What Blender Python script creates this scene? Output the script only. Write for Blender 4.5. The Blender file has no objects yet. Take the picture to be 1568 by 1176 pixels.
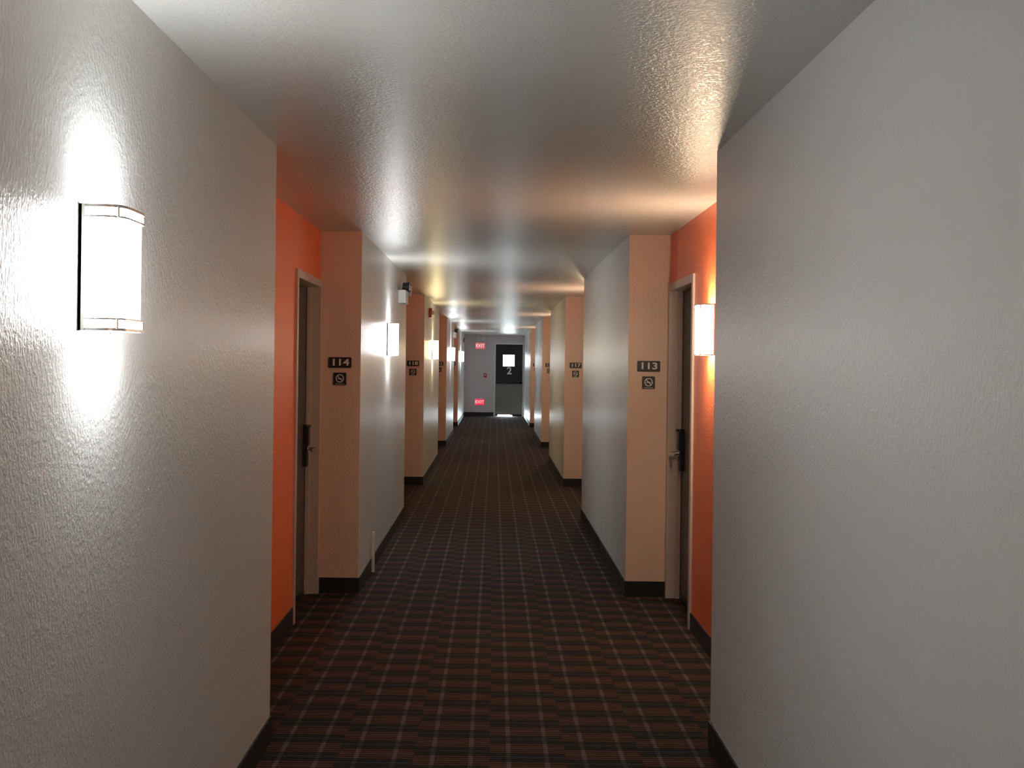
import bpy, bmesh, math
from mathutils import Vector, Matrix

sc = bpy.context.scene
sc.view_settings.view_transform = 'Standard'
sc.view_settings.look = 'None'
sc.view_settings.exposure = 0

# ------------------------------------------------------------ dimensions
H = 2.432; HW = 0.900; AD = 0.276; AW = HW + AD; TH = 0.15
BAY = 6.91; ALEN = 3.02; A1 = 4.67
END = 34.2; START = -6.13
ALC = [(A1 + BAY*k, A1 + BAY*k + ALEN) for k in range(-1, 4)]
DFR = 0.96; DH = 2.10
def door_centres(a):
    return (a[0] + 0.004 + DFR/2, a[1] - 0.004 - DFR/2)

# ------------------------------------------------------------ materials
def new_mat(name):
    m = bpy.data.materials.new(name); m.use_nodes = True
    nt = m.node_tree
    return m, nt, nt.nodes['Principled BSDF']

def simple(name, col, rough=0.5, metal=0.0, emit=None, estr=0, var=0.0):
    m, nt, b = new_mat(name)
    b.inputs['Base Color'].default_value = (*col, 1)
    b.inputs['Roughness'].default_value = rough
    b.inputs['Metallic'].default_value = metal
    if emit:
        b.inputs['Emission Color'].default_value = (*emit, 1)
        b.inputs['Emission Strength'].default_value = estr
    if var > 0:
        tc = nt.nodes.new('ShaderNodeTexCoord')
        n = nt.nodes.new('ShaderNodeTexNoise'); n.inputs['Scale'].default_value = 14
        nt.links.new(tc.outputs['Object'], n.inputs['Vector'])
        r = nt.nodes.new('ShaderNodeMapRange')
        r.inputs['To Min'].default_value = rough - var; r.inputs['To Max'].default_value = rough + var
        nt.links.new(n.outputs['Fac'], r.inputs['Value'])
        nt.links.new(r.outputs['Result'], b.inputs['Roughness'])
    return m

def plaster(name, col, rough=0.33, scale=115, bump=0.26, spec=0.5, zs=0.65):
    m, nt, b = new_mat(name)
    L = nt.links.new
    tc = nt.nodes.new('ShaderNodeTexCoord')
    mp = nt.nodes.new('ShaderNodeMapping'); mp.inputs['Scale'].default_value = (1, 1, zs)
    L(tc.outputs['Object'], mp.inputs['Vector'])
    n = nt.nodes.new('ShaderNodeTexNoise'); n.inputs['Scale'].default_value = scale
    n.inputs['Detail'].default_value = 3; n.inputs['Roughness'].default_value = 0.55
    L(mp.outputs['Vector'], n.inputs['Vector'])
    n2 = nt.nodes.new('ShaderNodeTexNoise'); n2.inputs['Scale'].default_value = 2.2
    n2.inputs['Detail'].default_value = 4
    L(tc.outputs['Object'], n2.inputs['Vector'])
    mx = nt.nodes.new('ShaderNodeMix'); mx.data_type = 'RGBA'
    mx.inputs['A'].default_value = (*[c*0.95 for c in col], 1)
    mx.inputs['B'].default_value = (*[min(1, c*1.04) for c in col], 1)
    L(n2.outputs['Fac'], mx.inputs['Factor'])
    L(mx.outputs['Result'], b.inputs['Base Color'])
    rr = nt.nodes.new('ShaderNodeMapRange')
    rr.inputs['From Min'].default_value = 0.42; rr.inputs['From Max'].default_value = 0.62
    L(n.outputs['Fac'], rr.inputs['Value'])
    bp = nt.nodes.new('ShaderNodeBump'); bp.inputs['Strength'].default_value = bump
    bp.inputs['Distance'].default_value = 0.003
    L(rr.outputs['Result'], bp.inputs['Height'])
    L(bp.outputs['Normal'], b.inputs['Normal'])
    b.inputs['Roughness'].default_value = rough
    b.inputs['Specular IOR Level'].default_value = spec
    return m

M_WHITE = plaster('wall_paint_white', (0.71, 0.71, 0.69))
M_TAN = plaster('wall_white_bounce_tint', (0.78, 0.56, 0.44))  # white return walls, with orange bounce light put into the base colour
M_ORANGE = plaster('wall_paint_orange', (0.93, 0.20, 0.058))
M_CEIL = plaster('ceiling_paint', (0.63, 0.62, 0.585), rough=0.30, scale=75, bump=0.27, zs=1, spec=0.6)
M_END = plaster('wall_paint_end', (0.74, 0.64, 0.66))
M_BASE = simple('rubber_baseboard_black', (0.010, 0.010, 0.011), 0.5, var=0.08)
M_FRAME = simple('door_frame_paint', (0.56, 0.47, 0.41), 0.35, var=0.06)
M_LEAF = simple('door_leaf_dark', (0.075, 0.068, 0.068), 0.4, var=0.08)
M_BLACK = simple('black_plastic', (0.012, 0.012, 0.013), 0.35, var=0.05)
M_NICKEL = simple('brushed_nickel', (0.55, 0.53, 0.50), 0.32, 1.0, var=0.08)
M_WPL = simple('white_plastic', (0.75, 0.74, 0.7), 0.4, var=0.05)
M_SIGNW = simple('sign_white', (0.8, 0.8, 0.78), 0.5, var=0.05)
M_RED = simple('red_plastic', (0.45, 0.03, 0.025), 0.35, var=0.05)
M_SIGN = simple('sign_black', (0.02, 0.015, 0.014), 0.5, var=0.05)

def carpet():
    m, nt, b = new_mat('carpet_plaid')
    L = nt.links.new
    def mth(op, a, c=None):
        n = nt.nodes.new('ShaderNodeMath'); n.operation = op
        for i, v in enumerate((a, c)):
            if v is None: continue
            if isinstance(v, (int, float)): n.inputs[i].default_value = v
            else: L(v, n.inputs[i])
        return n.outputs[0]
    tc = nt.nodes.new('ShaderNodeTexCoord')
    sp = nt.nodes.new('ShaderNodeSeparateXYZ'); L(tc.outputs['Object'], sp.inputs[0])
    X, Y = sp.outputs[0], sp.outputs[1]
    W = 0.30; P = 0.215
    u = mth('DIVIDE', mth('ADD', X, 20.1), W)
    col = mth('FLOOR', u)
    fu = mth('FRACT', u)
    v = mth('ADD', mth('DIVIDE', mth('ADD', Y, 20), P), mth('MULTIPLY', col, 0.31))
    fv = mth('FRACT', v)
    brown = mth('LESS_THAN', fv, 0.52)
    fine = mth('LESS_THAN', mth('FRACT', mth('MULTIPLY', v, 9)), 0.45)
    tick1 = mth('LESS_THAN', mth('ABSOLUTE', mth('SUBTRACT', mth('FRACT', mth('MULTIPLY', fu, 2)), 0.5)), 0.06)
    tick2 = mth('LESS_THAN', mth('ABSOLUTE', mth('SUBTRACT', fv, 0.26)), 0.26)
    tick = mth('MULTIPLY', tick1, mth('ADD', mth('MULTIPLY', tick2, 0.58), 0.28))
    tick = mth('MULTIPLY', tick, mth('ADD', mth('MULTIPLY', fine, 0.55), 0.45))
    line = mth('LESS_THAN', mth('ABSOLUTE', mth('SUBTRACT', fv, 0.78)), 0.03)
    edge = mth('LESS_THAN', mth('ABSOLUTE', mth('SUBTRACT', fv, 0.26)), 0.05)
    def mix(f, a, c):
        n = nt.nodes.new('ShaderNodeMix'); n.data_type = 'RGBA'
        L(f, n.inputs['Factor'])
        for k, v_ in (('A', a), ('B', c)):
            if isinstance(v_, tuple): n.inputs[k].default_value = (*v_, 1)
            else: L(v_, n.inputs[k])
        return n.outputs['Result']
    c = mix(fine, (0.011, 0.0115, 0.011), (0.026, 0.028, 0.026))
    bc = mix(fine, (0.023, 0.015, 0.012), (0.118, 0.049, 0.027))
    c = mix(brown, c, bc)
    c = mix(mth('MULTIPLY', line, 0.5), c, (0.060, 0.064, 0.060))
    c = mix(mth('MULTIPLY', edge, 0.4), c, (0.11, 0.065, 0.045))
    c = mix(tick, c, (0.17, 0.15, 0.135))
    nz = nt.nodes.new('ShaderNodeTexNoise'); nz.inputs['Scale'].default_value = 260
    L(tc.outputs['Object'], nz.inputs['Vector'])
    mul = nt.nodes.new('ShaderNodeMix'); mul.data_type = 'RGBA'; mul.blend_type = 'MULTIPLY'
    mul.inputs['Factor'].default_value = 1.0
    mr = nt.nodes.new('ShaderNodeMapRange')
    mr.inputs['From Min'].default_value = 0.3; mr.inputs['From Max'].default_value = 0.7
    mr.inputs['To Min'].default_value = 0.55; mr.inputs['To Max'].default_value = 1.3
    L(nz.outputs['Fac'], mr.inputs['Value'])
    L(c, mul.inputs['A']); L(mr.outputs['Result'], mul.inputs['B'])
    L(mul.outputs['Result'], b.inputs['Base Color'])
    b.inputs['Roughness'].default_value = 0.9
    b.inputs['Specular IOR Level'].default_value = 0.15
    bp = nt.nodes.new('ShaderNodeBump'); bp.inputs['Strength'].default_value = 0.5
    bp.inputs['Distance'].default_value = 0.003
    L(nz.outputs['Fac'], bp.inputs['Height']); L(bp.outputs['Normal'], b.inputs['Normal'])
    return m
M_CARPET = carpet()

# ------------------------------------------------------------ mesh helpers
def box(bm, x0, x1, y0, y1, z0, z1, mi=0, ymi=None):
    if x0 > x1: x0, x1 = x1, x0
    if y0 > y1: y0, y1 = y1, y0
    v = [bm.verts.new((x, y, z)) for x in (x0, x1) for y in (y0, y1) for z in (z0, z1)]
    F = [((0, 1, 3, 2), 'x'), ((4, 6, 7, 5), 'x'), ((0, 4, 5, 1), 'y'), ((2, 3, 7, 6), 'y'),
         ((0, 2, 6, 4), 'z'), ((1, 5, 7, 3), 'z')]
    for idx, ax in F:
        f = bm.faces.new([v[i] for i in idx])
        f.material_index = ymi if (ax == 'y' and ymi is not None) else mi

def cyl(bm, p0, p1, r, mi=0, seg=16, r2=None):
    p0 = Vector(p0); p1 = Vector(p1); d = p1 - p0
    q = d.to_track_quat('Z', 'Y').to_matrix().to_4x4()
    mt = Matrix.Translation((p0 + p1)/2) @ q
    res = bmesh.ops.create_cone(bm, cap_ends=True, segments=seg, radius1=r, radius2=r if r2 is None else r2,
                                depth=d.length, matrix=mt)
    for vv in res['verts']:
        for f in vv.link_faces: f.material_index = mi

def rounded_plate(bm, hw, hh, r, t, mi=0):
    """plate in local XZ, front face at y=-t, back at y=0"""
    pts = []
    for cx, cz, a0 in ((hw-r, hh-r, 0), (-hw+r, hh-r, 90), (-hw+r, -hh+r, 180), (hw-r, -hh+r, 270)):
        for i in range(6):
            a = math.radians(a0 + 90*i/5)
            pts.append((cx + r*math.cos(a), cz + r*math.sin(a)))
    A = [bm.verts.new((x, -t, z)) for x, z in pts]
    B = [bm.verts.new((x, 0, z)) for x, z in pts]
    n = len(pts)
    fs = [bm.faces.new(A), bm.faces.new(B[::-1])]
    for i in range(n):
        fs.append(bm.faces.new((A[i], B[i], B[(i+1) % n], A[(i+1) % n])))
    for f in fs: f.material_index = mi

def mkobj(name, bm, mats, loc=(0, 0, 0), rot=(0, 0, 0), parent=None, bevel=0):
    bmesh.ops.recalc_face_normals(bm, faces=bm.faces)
    me = bpy.data.meshes.new(name); bm.to_mesh(me); bm.free()
    for m in mats: me.materials.append(m)
    o = bpy.data.objects.new(name, me); sc.collection.objects.link(o)
    o.location = loc; o.rotation_euler = rot
    if parent: o.parent = parent
    if bevel:
        md = o.modifiers.new('bevel', 'BEVEL'); md.width = bevel; md.segments = 2
        md.limit_method = 'ANGLE'
    return o

# ------------------------------------------------------------ shell
bm = bmesh.new(); box(bm, -AW-TH, AW+TH, START-TH, END+TH, -0.1, 0)
mkobj('floor', bm, [M_CARPET])
bm = bmesh.new(); box(bm, -AW-TH, AW+TH, START-TH, END+TH, H, H+0.1)
mkobj('ceiling', bm, [M_CEIL])

secs = []
y = START
for a in ALC:
    secs.append((y, a[0])); y = a[1]
secs.append((y, END))

for s, nm in ((-1, 'left'), (1, 'right')):
    bm = bmesh.new()
    for (y0, y1) in secs:
        box(bm, s*HW, s*(AW+TH), y0, y1, 0, H, 0, 1)
    for a in ALC:
        c1, c2 = door_centres(a)
        cuts = [a[0], c1-DFR/2, c1+DFR/2, c2-DFR/2, c2+DFR/2, a[1]]
        box(bm, s*AW, s*(AW+TH), cuts[0], cuts[1], 0, H, 2)
        box(bm, s*AW, s*(AW+TH), cuts[2], cuts[3], 0, H, 2)
        box(bm, s*AW, s*(AW+TH), cuts[4], cuts[5], 0, H, 2)
        box(bm, s*AW, s*(AW+TH), cuts[1], cuts[2], DH, H, 2)
        box(bm, s*AW, s*(AW+TH), cuts[3], cuts[4], DH, H, 2)
    mkobj('wall_' + nm, bm, [M_WHITE, M_TAN, M_ORANGE])
    bm = bmesh.new(); BH = 0.102; BT = 0.008
    for (y0, y1) in secs:
        box(bm, s*HW, s*(HW-BT), y0-BT, y1+BT if y1 < END else END, 0, BH)
    for a in ALC:
        box(bm, s*HW, s*(AW-0.014), a[0], a[0]+BT, 0, BH)
        box(bm, s*HW, s*(AW-0.014), a[1]-BT, a[1], 0, BH)
        c1, c2 = door_centres(a)
        box(bm, s*AW, s*(AW-BT), c1+DFR/2, c2-DFR/2, 0, BH)
    mkobj('baseboard_' + nm, bm, [M_BASE])

bm = bmesh.new(); box(bm, -HW, HW, START-TH, START, 0, H); mkobj('wall_near', bm, [M_END])
# far wall with door opening
DX0, DX1, DZ = -0.01, 0.895, 2.20
bm = bmesh.new()
box(bm, -AW, DX0, END, END+TH, 0, H); box(bm, DX1, AW, END, END+TH, 0, H); box(bm, DX0, DX1, END, END+TH, DZ, H)
mkobj('wall_far', bm, [M_END])
bm = bmesh.new(); box(bm, -HW+0.008, DX0, END-0.008, END, 0, 0.115); mkobj('baseboard_far', bm, [M_BASE])

# ------------------------------------------------------------ room doors
def room_door(n, s, yc, latch):
    """single mesh; local x=0 is wall face, -x*s into corridor"""
    bm = bmesh.new()
    o = s  # outward from corridor
    hw = DFR/2
    jw = 0.05
    # casing / frame
    for e in (-1, 1):
        box(bm, -o*0.014, o*0.12, e*hw, e*(hw-jw), 0, DH, 0)
        box(bm, o*0.05, o*0.078, e*(hw-jw), e*(hw-jw-0.014), 0, DH-jw, 0)   # stop
    box(bm, -o*0.014, o*0.12, -hw+jw, hw-jw, DH-jw, DH, 0)
    # leaf
    box(bm, o*0.080, o*0.122, -hw+jw+0.002, hw-jw-0.002, 0.008, DH-jw-0.002, 1)
    # hinges
    for z in (0.25, 1.0, 1.8):
        cyl(bm, (o*0.074, -latch*(hw-jw-0.01), z-0.05), (o*0.074, -latch*(hw-jw-0.01), z+0.05), 0.008, 3)
    # electronic lock
    ly = latch*(hw-jw-0.075)
    box(bm, o*0.080, o*0.052, ly-0.035, ly+0.035, 0.86, 1.00, 2)
    box(bm, o*0.080, o*0.044, ly-0.038, ly+0.038, 1.00, 1.12, 2)
    cyl(bm, (o*0.06, ly, 1.12), (o*0.06, ly, 1.135), 0.03, 2)
    cyl(bm, (o*0.052, ly, 0.975), (-o*0.002, ly, 0.975), 0.012, 3)
    cyl(bm, (o*0.002, ly+latch*0.012, 0.975), (o*0.006, ly-latch*0.115, 0.97), 0.010, 3, r2=0.008)
    cyl(bm, (o*0.053, ly, 0.975), (o*0.046, ly, 0.975), 0.026, 3, 24)
    # peephole
    cyl(bm, (o*0.082, 0, 1.55), (o*0.074, 0, 1.55), 0.012, 3)
    # kick strip / sweep
    box(bm, o*0.080, o*0.076, -hw+jw+0.01, hw-jw-0.01, 0.012, 0.045, 2)
    mkobj('door_%d' % n, bm, [M_FRAME, M_LEAF, M_BLACK, M_NICKEL], (s*AW, yc, 0), bevel=0.0025)
n = 1
for a in ALC:
    c1, c2 = door_centres(a)
    for s in (-1, 1):
        room_door(n, s, c1, -1); n += 1
        room_door(n, s, c2, 1); n += 1

# exit door
bm = bmesh.new()
box(bm, DX0, DX0+0.05, END-0.012, END+0.1, 0, DZ, 0); box(bm, DX1-0.05, DX1, END-0.012, END+0.1, 0, DZ, 0)
box(bm, DX0+0.05, DX1-0.05, END-0.012, END+0.1, DZ-0.05, DZ, 0)
lx0, lx1 = DX0+0.052, DX1-0.052; zt = DZ-0.052
wx0, wx1, wz0, wz1 = 0.26, 0.60, 1.50, 1.84
ya, yb = END+0.02, END+0.065
box(bm, lx0, wx0, ya, yb, 0.04, zt, 1); box(bm, wx1, lx1, ya, yb, 0.04, zt, 1)
box(bm, wx0, wx1, ya, yb, wz1, zt, 1); box(bm, wx0, wx1, ya, yb, 0.04, wz0, 1)
for (a_, b_, c_, d_) in ((wx0-0.02, wx0, wz0-0.02, wz1+0.02), (wx1, wx1+0.02, wz0-0.02, wz1+0.02),
                         (wx0, wx1, wz0-0.02, wz0), (wx0, wx1, wz1, wz1+0.02)):
    box(bm, a_, b_, ya-0.01, ya, c_, d_, 1)
box(bm, wx0, wx1, ya+0.02, ya+0.026, wz0, wz1, 3)          # bright glazing
box(bm, lx0+0.01, lx1-0.01, ya-0.004, ya, 0.06, 0.97, 2)    # metal kick panel
box(bm, lx0+0.03, lx1-0.05, ya-0.07, ya-0.04, 0.98, 1.03, 1)  # panic bar
box(bm, lx0+0.03, lx0+0.1, ya-0.07, ya, 0.97, 1.04, 2); box(bm, lx1-0.12, lx1-0.05, ya-0.07, ya, 0.97, 1.04, 2)
box(bm, lx0+0.08, lx0+0.50, ya+0.0, yb, 0.001, 0.038, 4)              # daylight gap
box(bm, 0.15, 0.45, ya-0.06, ya, 2.03, 2.09, 1)             # closer
M_DAY = simple('daylight_glass', (0.9, 0.95, 1), 0.3, emit=(0.85, 0.95, 1.0), estr=16)
M_GAP = simple('daylight_under_door', (0.9, 0.95, 1), 0.3, emit=(0.8, 0.95, 1.0), estr=220)
M_KICK = simple('brushed_steel_panel', (0.22, 0.21, 0.20), 0.4, 0.4, var=0.08)
M_FR2 = simple('exit_door_frame', (0.80, 0.79, 0.76), 0.35, var=0.05)
M_BLK2 = simple('exit_door_leaf', (0.008, 0.008, 0.009), 0.45, var=0.06)
xd = mkobj('door_%d' % n, bm, [M_FR2, M_BLK2, M_KICK, M_DAY, M_GAP])

def text(body, size, mat, parent, loc, rot=(math.radians(90), 0, 0), bold=0.0, ext=0.0008, sx=1.0):
    c = bpy.data.curves.new('lettering', 'FONT'); c.body = body; c.size = size
    c.align_x = 'CENTER'; c.align_y = 'CENTER'; c.extrude = ext; c.offset = bold
    c.materials.append(mat)
    o = bpy.data.objects.new('lettering', c); sc.collection.objects.link(o)
    o.parent = parent; o.location = loc; o.rotation_euler = rot; o.scale = (sx, 1, 1)
    return o
M_NUMW = simple('numeral_white', (0.85, 0.85, 0.85), 0.5, var=0.03)
text('2', 0.30, M_NUMW, xd, (0.45, END+0.018, 1.355), bold=0.008)

# ------------------------------------------------------------ signs
def signs(x, y, num, face):
    """face=-1: faces the camera (-y);  +1 faces +y"""
    rot = (0, 0, 0) if face < 0 else (0, 0, math.pi)
    bm = bmesh.new(); rounded_plate(bm, 0.077, 0.036, 0.008, 0.006)
    o = mkobj('room_number_sign', bm, [M_SIGN], (x, y, 1.549), rot)
    text(str(num), 0.062, M_SIGNW, o, (0, -0.0068, 0), bold=0.0016, sx=1.35)
    bm = bmesh.new(); rounded_plate(bm, 0.043, 0.042, 0.006, 0.006, 0)
    # ring
    N = 32; r0, r1 = 0.022, 0.028
    A = []; B = []
    for i in range(N):
        t = 2*math.pi*i/N
        A.append(bm.verts.new((r0*math.cos(t), -0.0072, r0*math.sin(t)+0.003)))
        B.append(bm.verts.new((r1*math.cos(t), -0.0072, r1*math.sin(t)+0.003)))
    for i in range(N):
        f = bm.faces.new((A[i], B[i], B[(i+1) % N], A[(i+1) % N])); f.material_index = 1
    # diagonal bar
    d = 0.0026; r = 0.023; k = math.sqrt(0.5)
    pts = [(-r*k-d*k, r*k-d*k), (-r*k+d*k, r*k+d*k), (r*k+d*k, -r*k+d*k), (r*k-d*k, -r*k-d*k)]
    f = bm.faces.new([bm.verts.new((px, -0.0073, pz+0.003)) for px, pz in pts]); f.material_index = 1
    box(bm, -0.016, 0.012, -0.0071, -0.006, -0.001, 0.004, 1)
    box(bm, 0.0135, 0.016, -0.0071, -0.006, -0.001, 0.004, 1)
    box(bm, -0.03, 0.03, -0.0068, -0.006, -0.036, -0.033, 1)
    mkobj('no_smoking_sign', bm, [M_SIGN, M_SIGNW], (x, y, 1.439), rot)
for k, a in enumerate(ALC):
    if k == 0: continue
    xm = (HW+AW)/2
    L2 = 110 + 4*k
    signs(-xm, a[1], L2, -1); signs(xm, a[1], L2-1, -1)
    signs(-xm, a[0], L2-2, 1); signs(xm, a[0], L2-3, 1)

# ------------------------------------------------------------ sconces
def sconce(s, wallx, y, col, st, endst):
    bm = bmesh.new(); o = -s
    Ht = 0.274; N = 40
    def prof(hy, dx, x0, nn=5.5):
        P = []
        for i in range(N+1):
            t = math.pi*i/N
            c, sn = math.cos(t), math.sin(t)
            bow = 0.012*(1 - abs(c)**2)
            P.append((x0 + (dx-0.012)*abs(sn)**(2/nn) + bow, hy*math.copysign(abs(c)**(2/nn), c)))
        return P
    # back plate + flanges
    box(bm, 0, o*0.006, -0.105, 0.105, 0.0, Ht, 0)
    for e in (-1, 1):
        box(bm, 0, o*0.013, e*0.105, e*0.101, 0, Ht, 0)
    # open-ended acrylic diffuser
    P = prof(0.094, 0.080, 0.006)
    z0, z1 = 0.004, Ht-0.004; rec = 0.045
    def ring(z): return [bm.verts.new((o*x, yy, z)) for x, yy in P]
    A, B = ring(z0), ring(z1)
    for i in range(N):
        f = bm.faces.new((A[i], A[i+1], B[i+1], B[i])); f.material_index = 1; f.smooth = True
    # recessed lamp shelf (glowing) inside, near both open ends
    for z in (z0+rec, z1-rec):
        f = bm.faces.new(ring(z)); f.material_index = 2
    # straps (thin bars) round the diffuser
    Pi = prof(0.0955, 0.0815, 0.006); Po = prof(0.1, 0.086, 0.006)
    for zc, hz in ((0.003, 0.003), (0.026, 0.002), (Ht-0.026, 0.002), (Ht-0.003, 0.003)):
        rings = [[bm.verts.new((o*x, yy, z)) for x, yy in Q] for Q, z in
                 ((Pi, zc-hz), (Po, zc-hz), (Po, zc+hz), (Pi, zc+hz))]
        for j in range(4):
            r1, r2 = rings[j], rings[(j+1) % 4]
            for i in range(N):
                f = bm.faces.new((r1[i], r1[i+1], r2[i+1], r2[i])); f.material_index = 0
    for py in (-0.088, 0.088):
        for zz in (0.003, Ht-0.028):
            cyl(bm, (o*0.080, py, zz), (o*0.080, py, zz+0.025), 0.003, 0, 8)
    m1 = simple('sconce_acrylic', (0.9, 0.9, 0.9), 0.4, emit=col, estr=st)
    m2 = simple('sconce_lamp_glow', (0.9, 0.9, 0.9), 0.4, emit=col, estr=endst)
    mkobj('wall_sconce', bm, [M_NICKEL, m1, m2], (wallx, y, 1.612))

COOL = (0.94, 0.98, 1.0)
cols = [COOL, COOL, COOL, (1.0, 0.80, 0.42), COOL, COOL]
for i, (y0, y1) in enumerate(secs):
    yc = y0 + 2.2 if i == 0 else 2.57 if i == 1 else 30.4 if i == 5 else (y0+y1)/2
    sconce(-1, -HW, yc, cols[i], 41, 95)
for k, a in enumerate(ALC):
    sconce(1, AW, (a[0]+a[1])/2, (1.0, 0.79, 0.54), 50, 140)

# ------------------------------------------------------------ emergency light + strobes
def emergency_light(y):
    bm = bmesh.new()
    box(bm, 0, 0.07, -0.14, 0.14, -0.06, 0.06, 0)
    for e in (-1, 1):
        cyl(bm, (0.05, e*0.09, 0.06), (0.05, e*0.09, 0.085), 0.012, 0)
        cyl(bm, (0.035, e*0.09, 0.10), (0.10, e*0.09, 0.092), 0.032, 1, 20, 0.042)
        cyl(bm, (0.10, e*0.09, 0.092), (0.104, e*0.09, 0.092), 0.036, 2, 20)
    mkobj('emergency_light', bm, [M_WPL, M_BLACK, M_SIGNW], (-HW+0.001, y, 2.17), bevel=0.004)
def strobe(y, z=2.24):
    bm = bmesh.new()
    box(bm, 0, 0.035, -0.06, 0.06, -0.065, 0.065, 0)
    box(bm, 0.035, 0.07, -0.045, 0.045, -0.03, 0.03, 1)
    cyl(bm, (0.035, 0, 0.045), (0.04, 0, 0.045), 0.02, 2)
    mkobj('fire_alarm_strobe', bm, [M_RED, M_WPL, M_BLACK], (-HW+0.001, y, z), bevel=0.003)
emergency_light(10.75); strobe(11.25); strobe(15.6); emergency_light(24.7); strobe(32.9)

# power outlets
def outlet(s, y, z=0.22):
    bm = bmesh.new(); o = -s
    box(bm, 0, o*0.006, -0.036, 0.036, -0.058, 0.058, 0)
    for zz in (-0.024, 0.024):
        box(bm, o*0.006, o*0.008, -0.016, 0.016, zz-0.014, zz+0.014, 0)
        box(bm, o*0.008, o*0.0083, -0.008, -0.005, zz-0.006, zz+0.007, 1)
        box(bm, o*0.008, o*0.0083, 0.005, 0.008, zz-0.006, zz+0.007, 1)
    mkobj('power_outlet', bm, [M_WPL, M_BLACK], (s*HW, y, z), bevel=0.001)
outlet(1, 9.45); outlet(-1, 23.0)
bm = bmesh.new(); box(bm, 0, 0.02, -0.02, 0.02, 0, 0.285)
cyl(bm, (0.01, 0, 0.285), (0.01, 0, 0.30), 0.009, 0)
mkobj('cable_raceway', bm, [M_WPL], (-HW+0.009, 8.47, 0.0), bevel=0.003)

# exit signs on the far wall
M_PINK = simple('exit_sign_upper_face', (0.7, 0.35, 0.35), 0.4, emit=(1.0, 0.12, 0.15), estr=0.5)
M_EXR = simple('exit_sign_red_face', (0.6, 0.02, 0.05), 0.4, emit=(1.0, 0.03, 0.09), estr=0.8)
M_EXW = simple('exit_letters', (0.9, 0.8, 0.8), 0.4, emit=(1, 0.7, 0.7), estr=0.7)
for z, m in ((2.10, M_PINK), (0.42, M_EXR)):
    bm = bmesh.new(); rounded_plate(bm, 0.15, 0.10, 0.01, 0.04, 0)
    box(bm, -0.14, 0.14, -0.042, -0.04, -0.09, 0.09, 1)
    o = mkobj('exit_sign', bm, [M_WPL, m], (-0.43, END, z))
    text('EXIT', 0.13, M_EXW, o, (0, -0.0428, 0), bold=0.002)
# twin-head emergency light above sign, pull station
bm = bmesh.new(); box(bm, -0.13, 0.13, -0.06, 0, -0.05, 0.05, 0)
for e in (-1, 1):
    cyl(bm, (e*0.08, -0.03, 0.07), (e*0.08, -0.1, 0.065), 0.03, 0, 20, 0.042)
mkobj('emergency_light', bm, [M_WPL], (-0.40, END, 2.29), bevel=0.004)
bm = bmesh.new(); box(bm, -0.045, 0.045, -0.05, 0, -0.06, 0.06, 0)
box(bm, -0.03, 0.03, -0.062, -0.05, -0.01, 0.02, 1)
mkobj('fire_pull_station', bm, [M_RED, M_WPL], (-0.27, END, 1.22), bevel=0.004)

# ------------------------------------------------------------ world + camera
w = bpy.data.worlds.new('world'); sc.world = w; w.use_nodes = True
w.node_tree.nodes['Background'].inputs[0].default_value = (0.5, 0.5, 0.5, 1)
w.node_tree.nodes['Background'].inputs[1].default_value = 0.02

cd = bpy.data.cameras.new('camera'); cam = bpy.data.objects.new('camera', cd); sc.collection.objects.link(cam)
cam.location = (0, 0, 1.549)
cam.rotation_euler = (math.radians(90), math.radians(-0.7), 0)
cd.sensor_width = 36; cd.lens = 1750/1568*36
cd.shift_x = 27/1568; cd.shift_y = -30/1568
cd.clip_start = 0.02; cd.clip_end = 200
sc.camera = cam
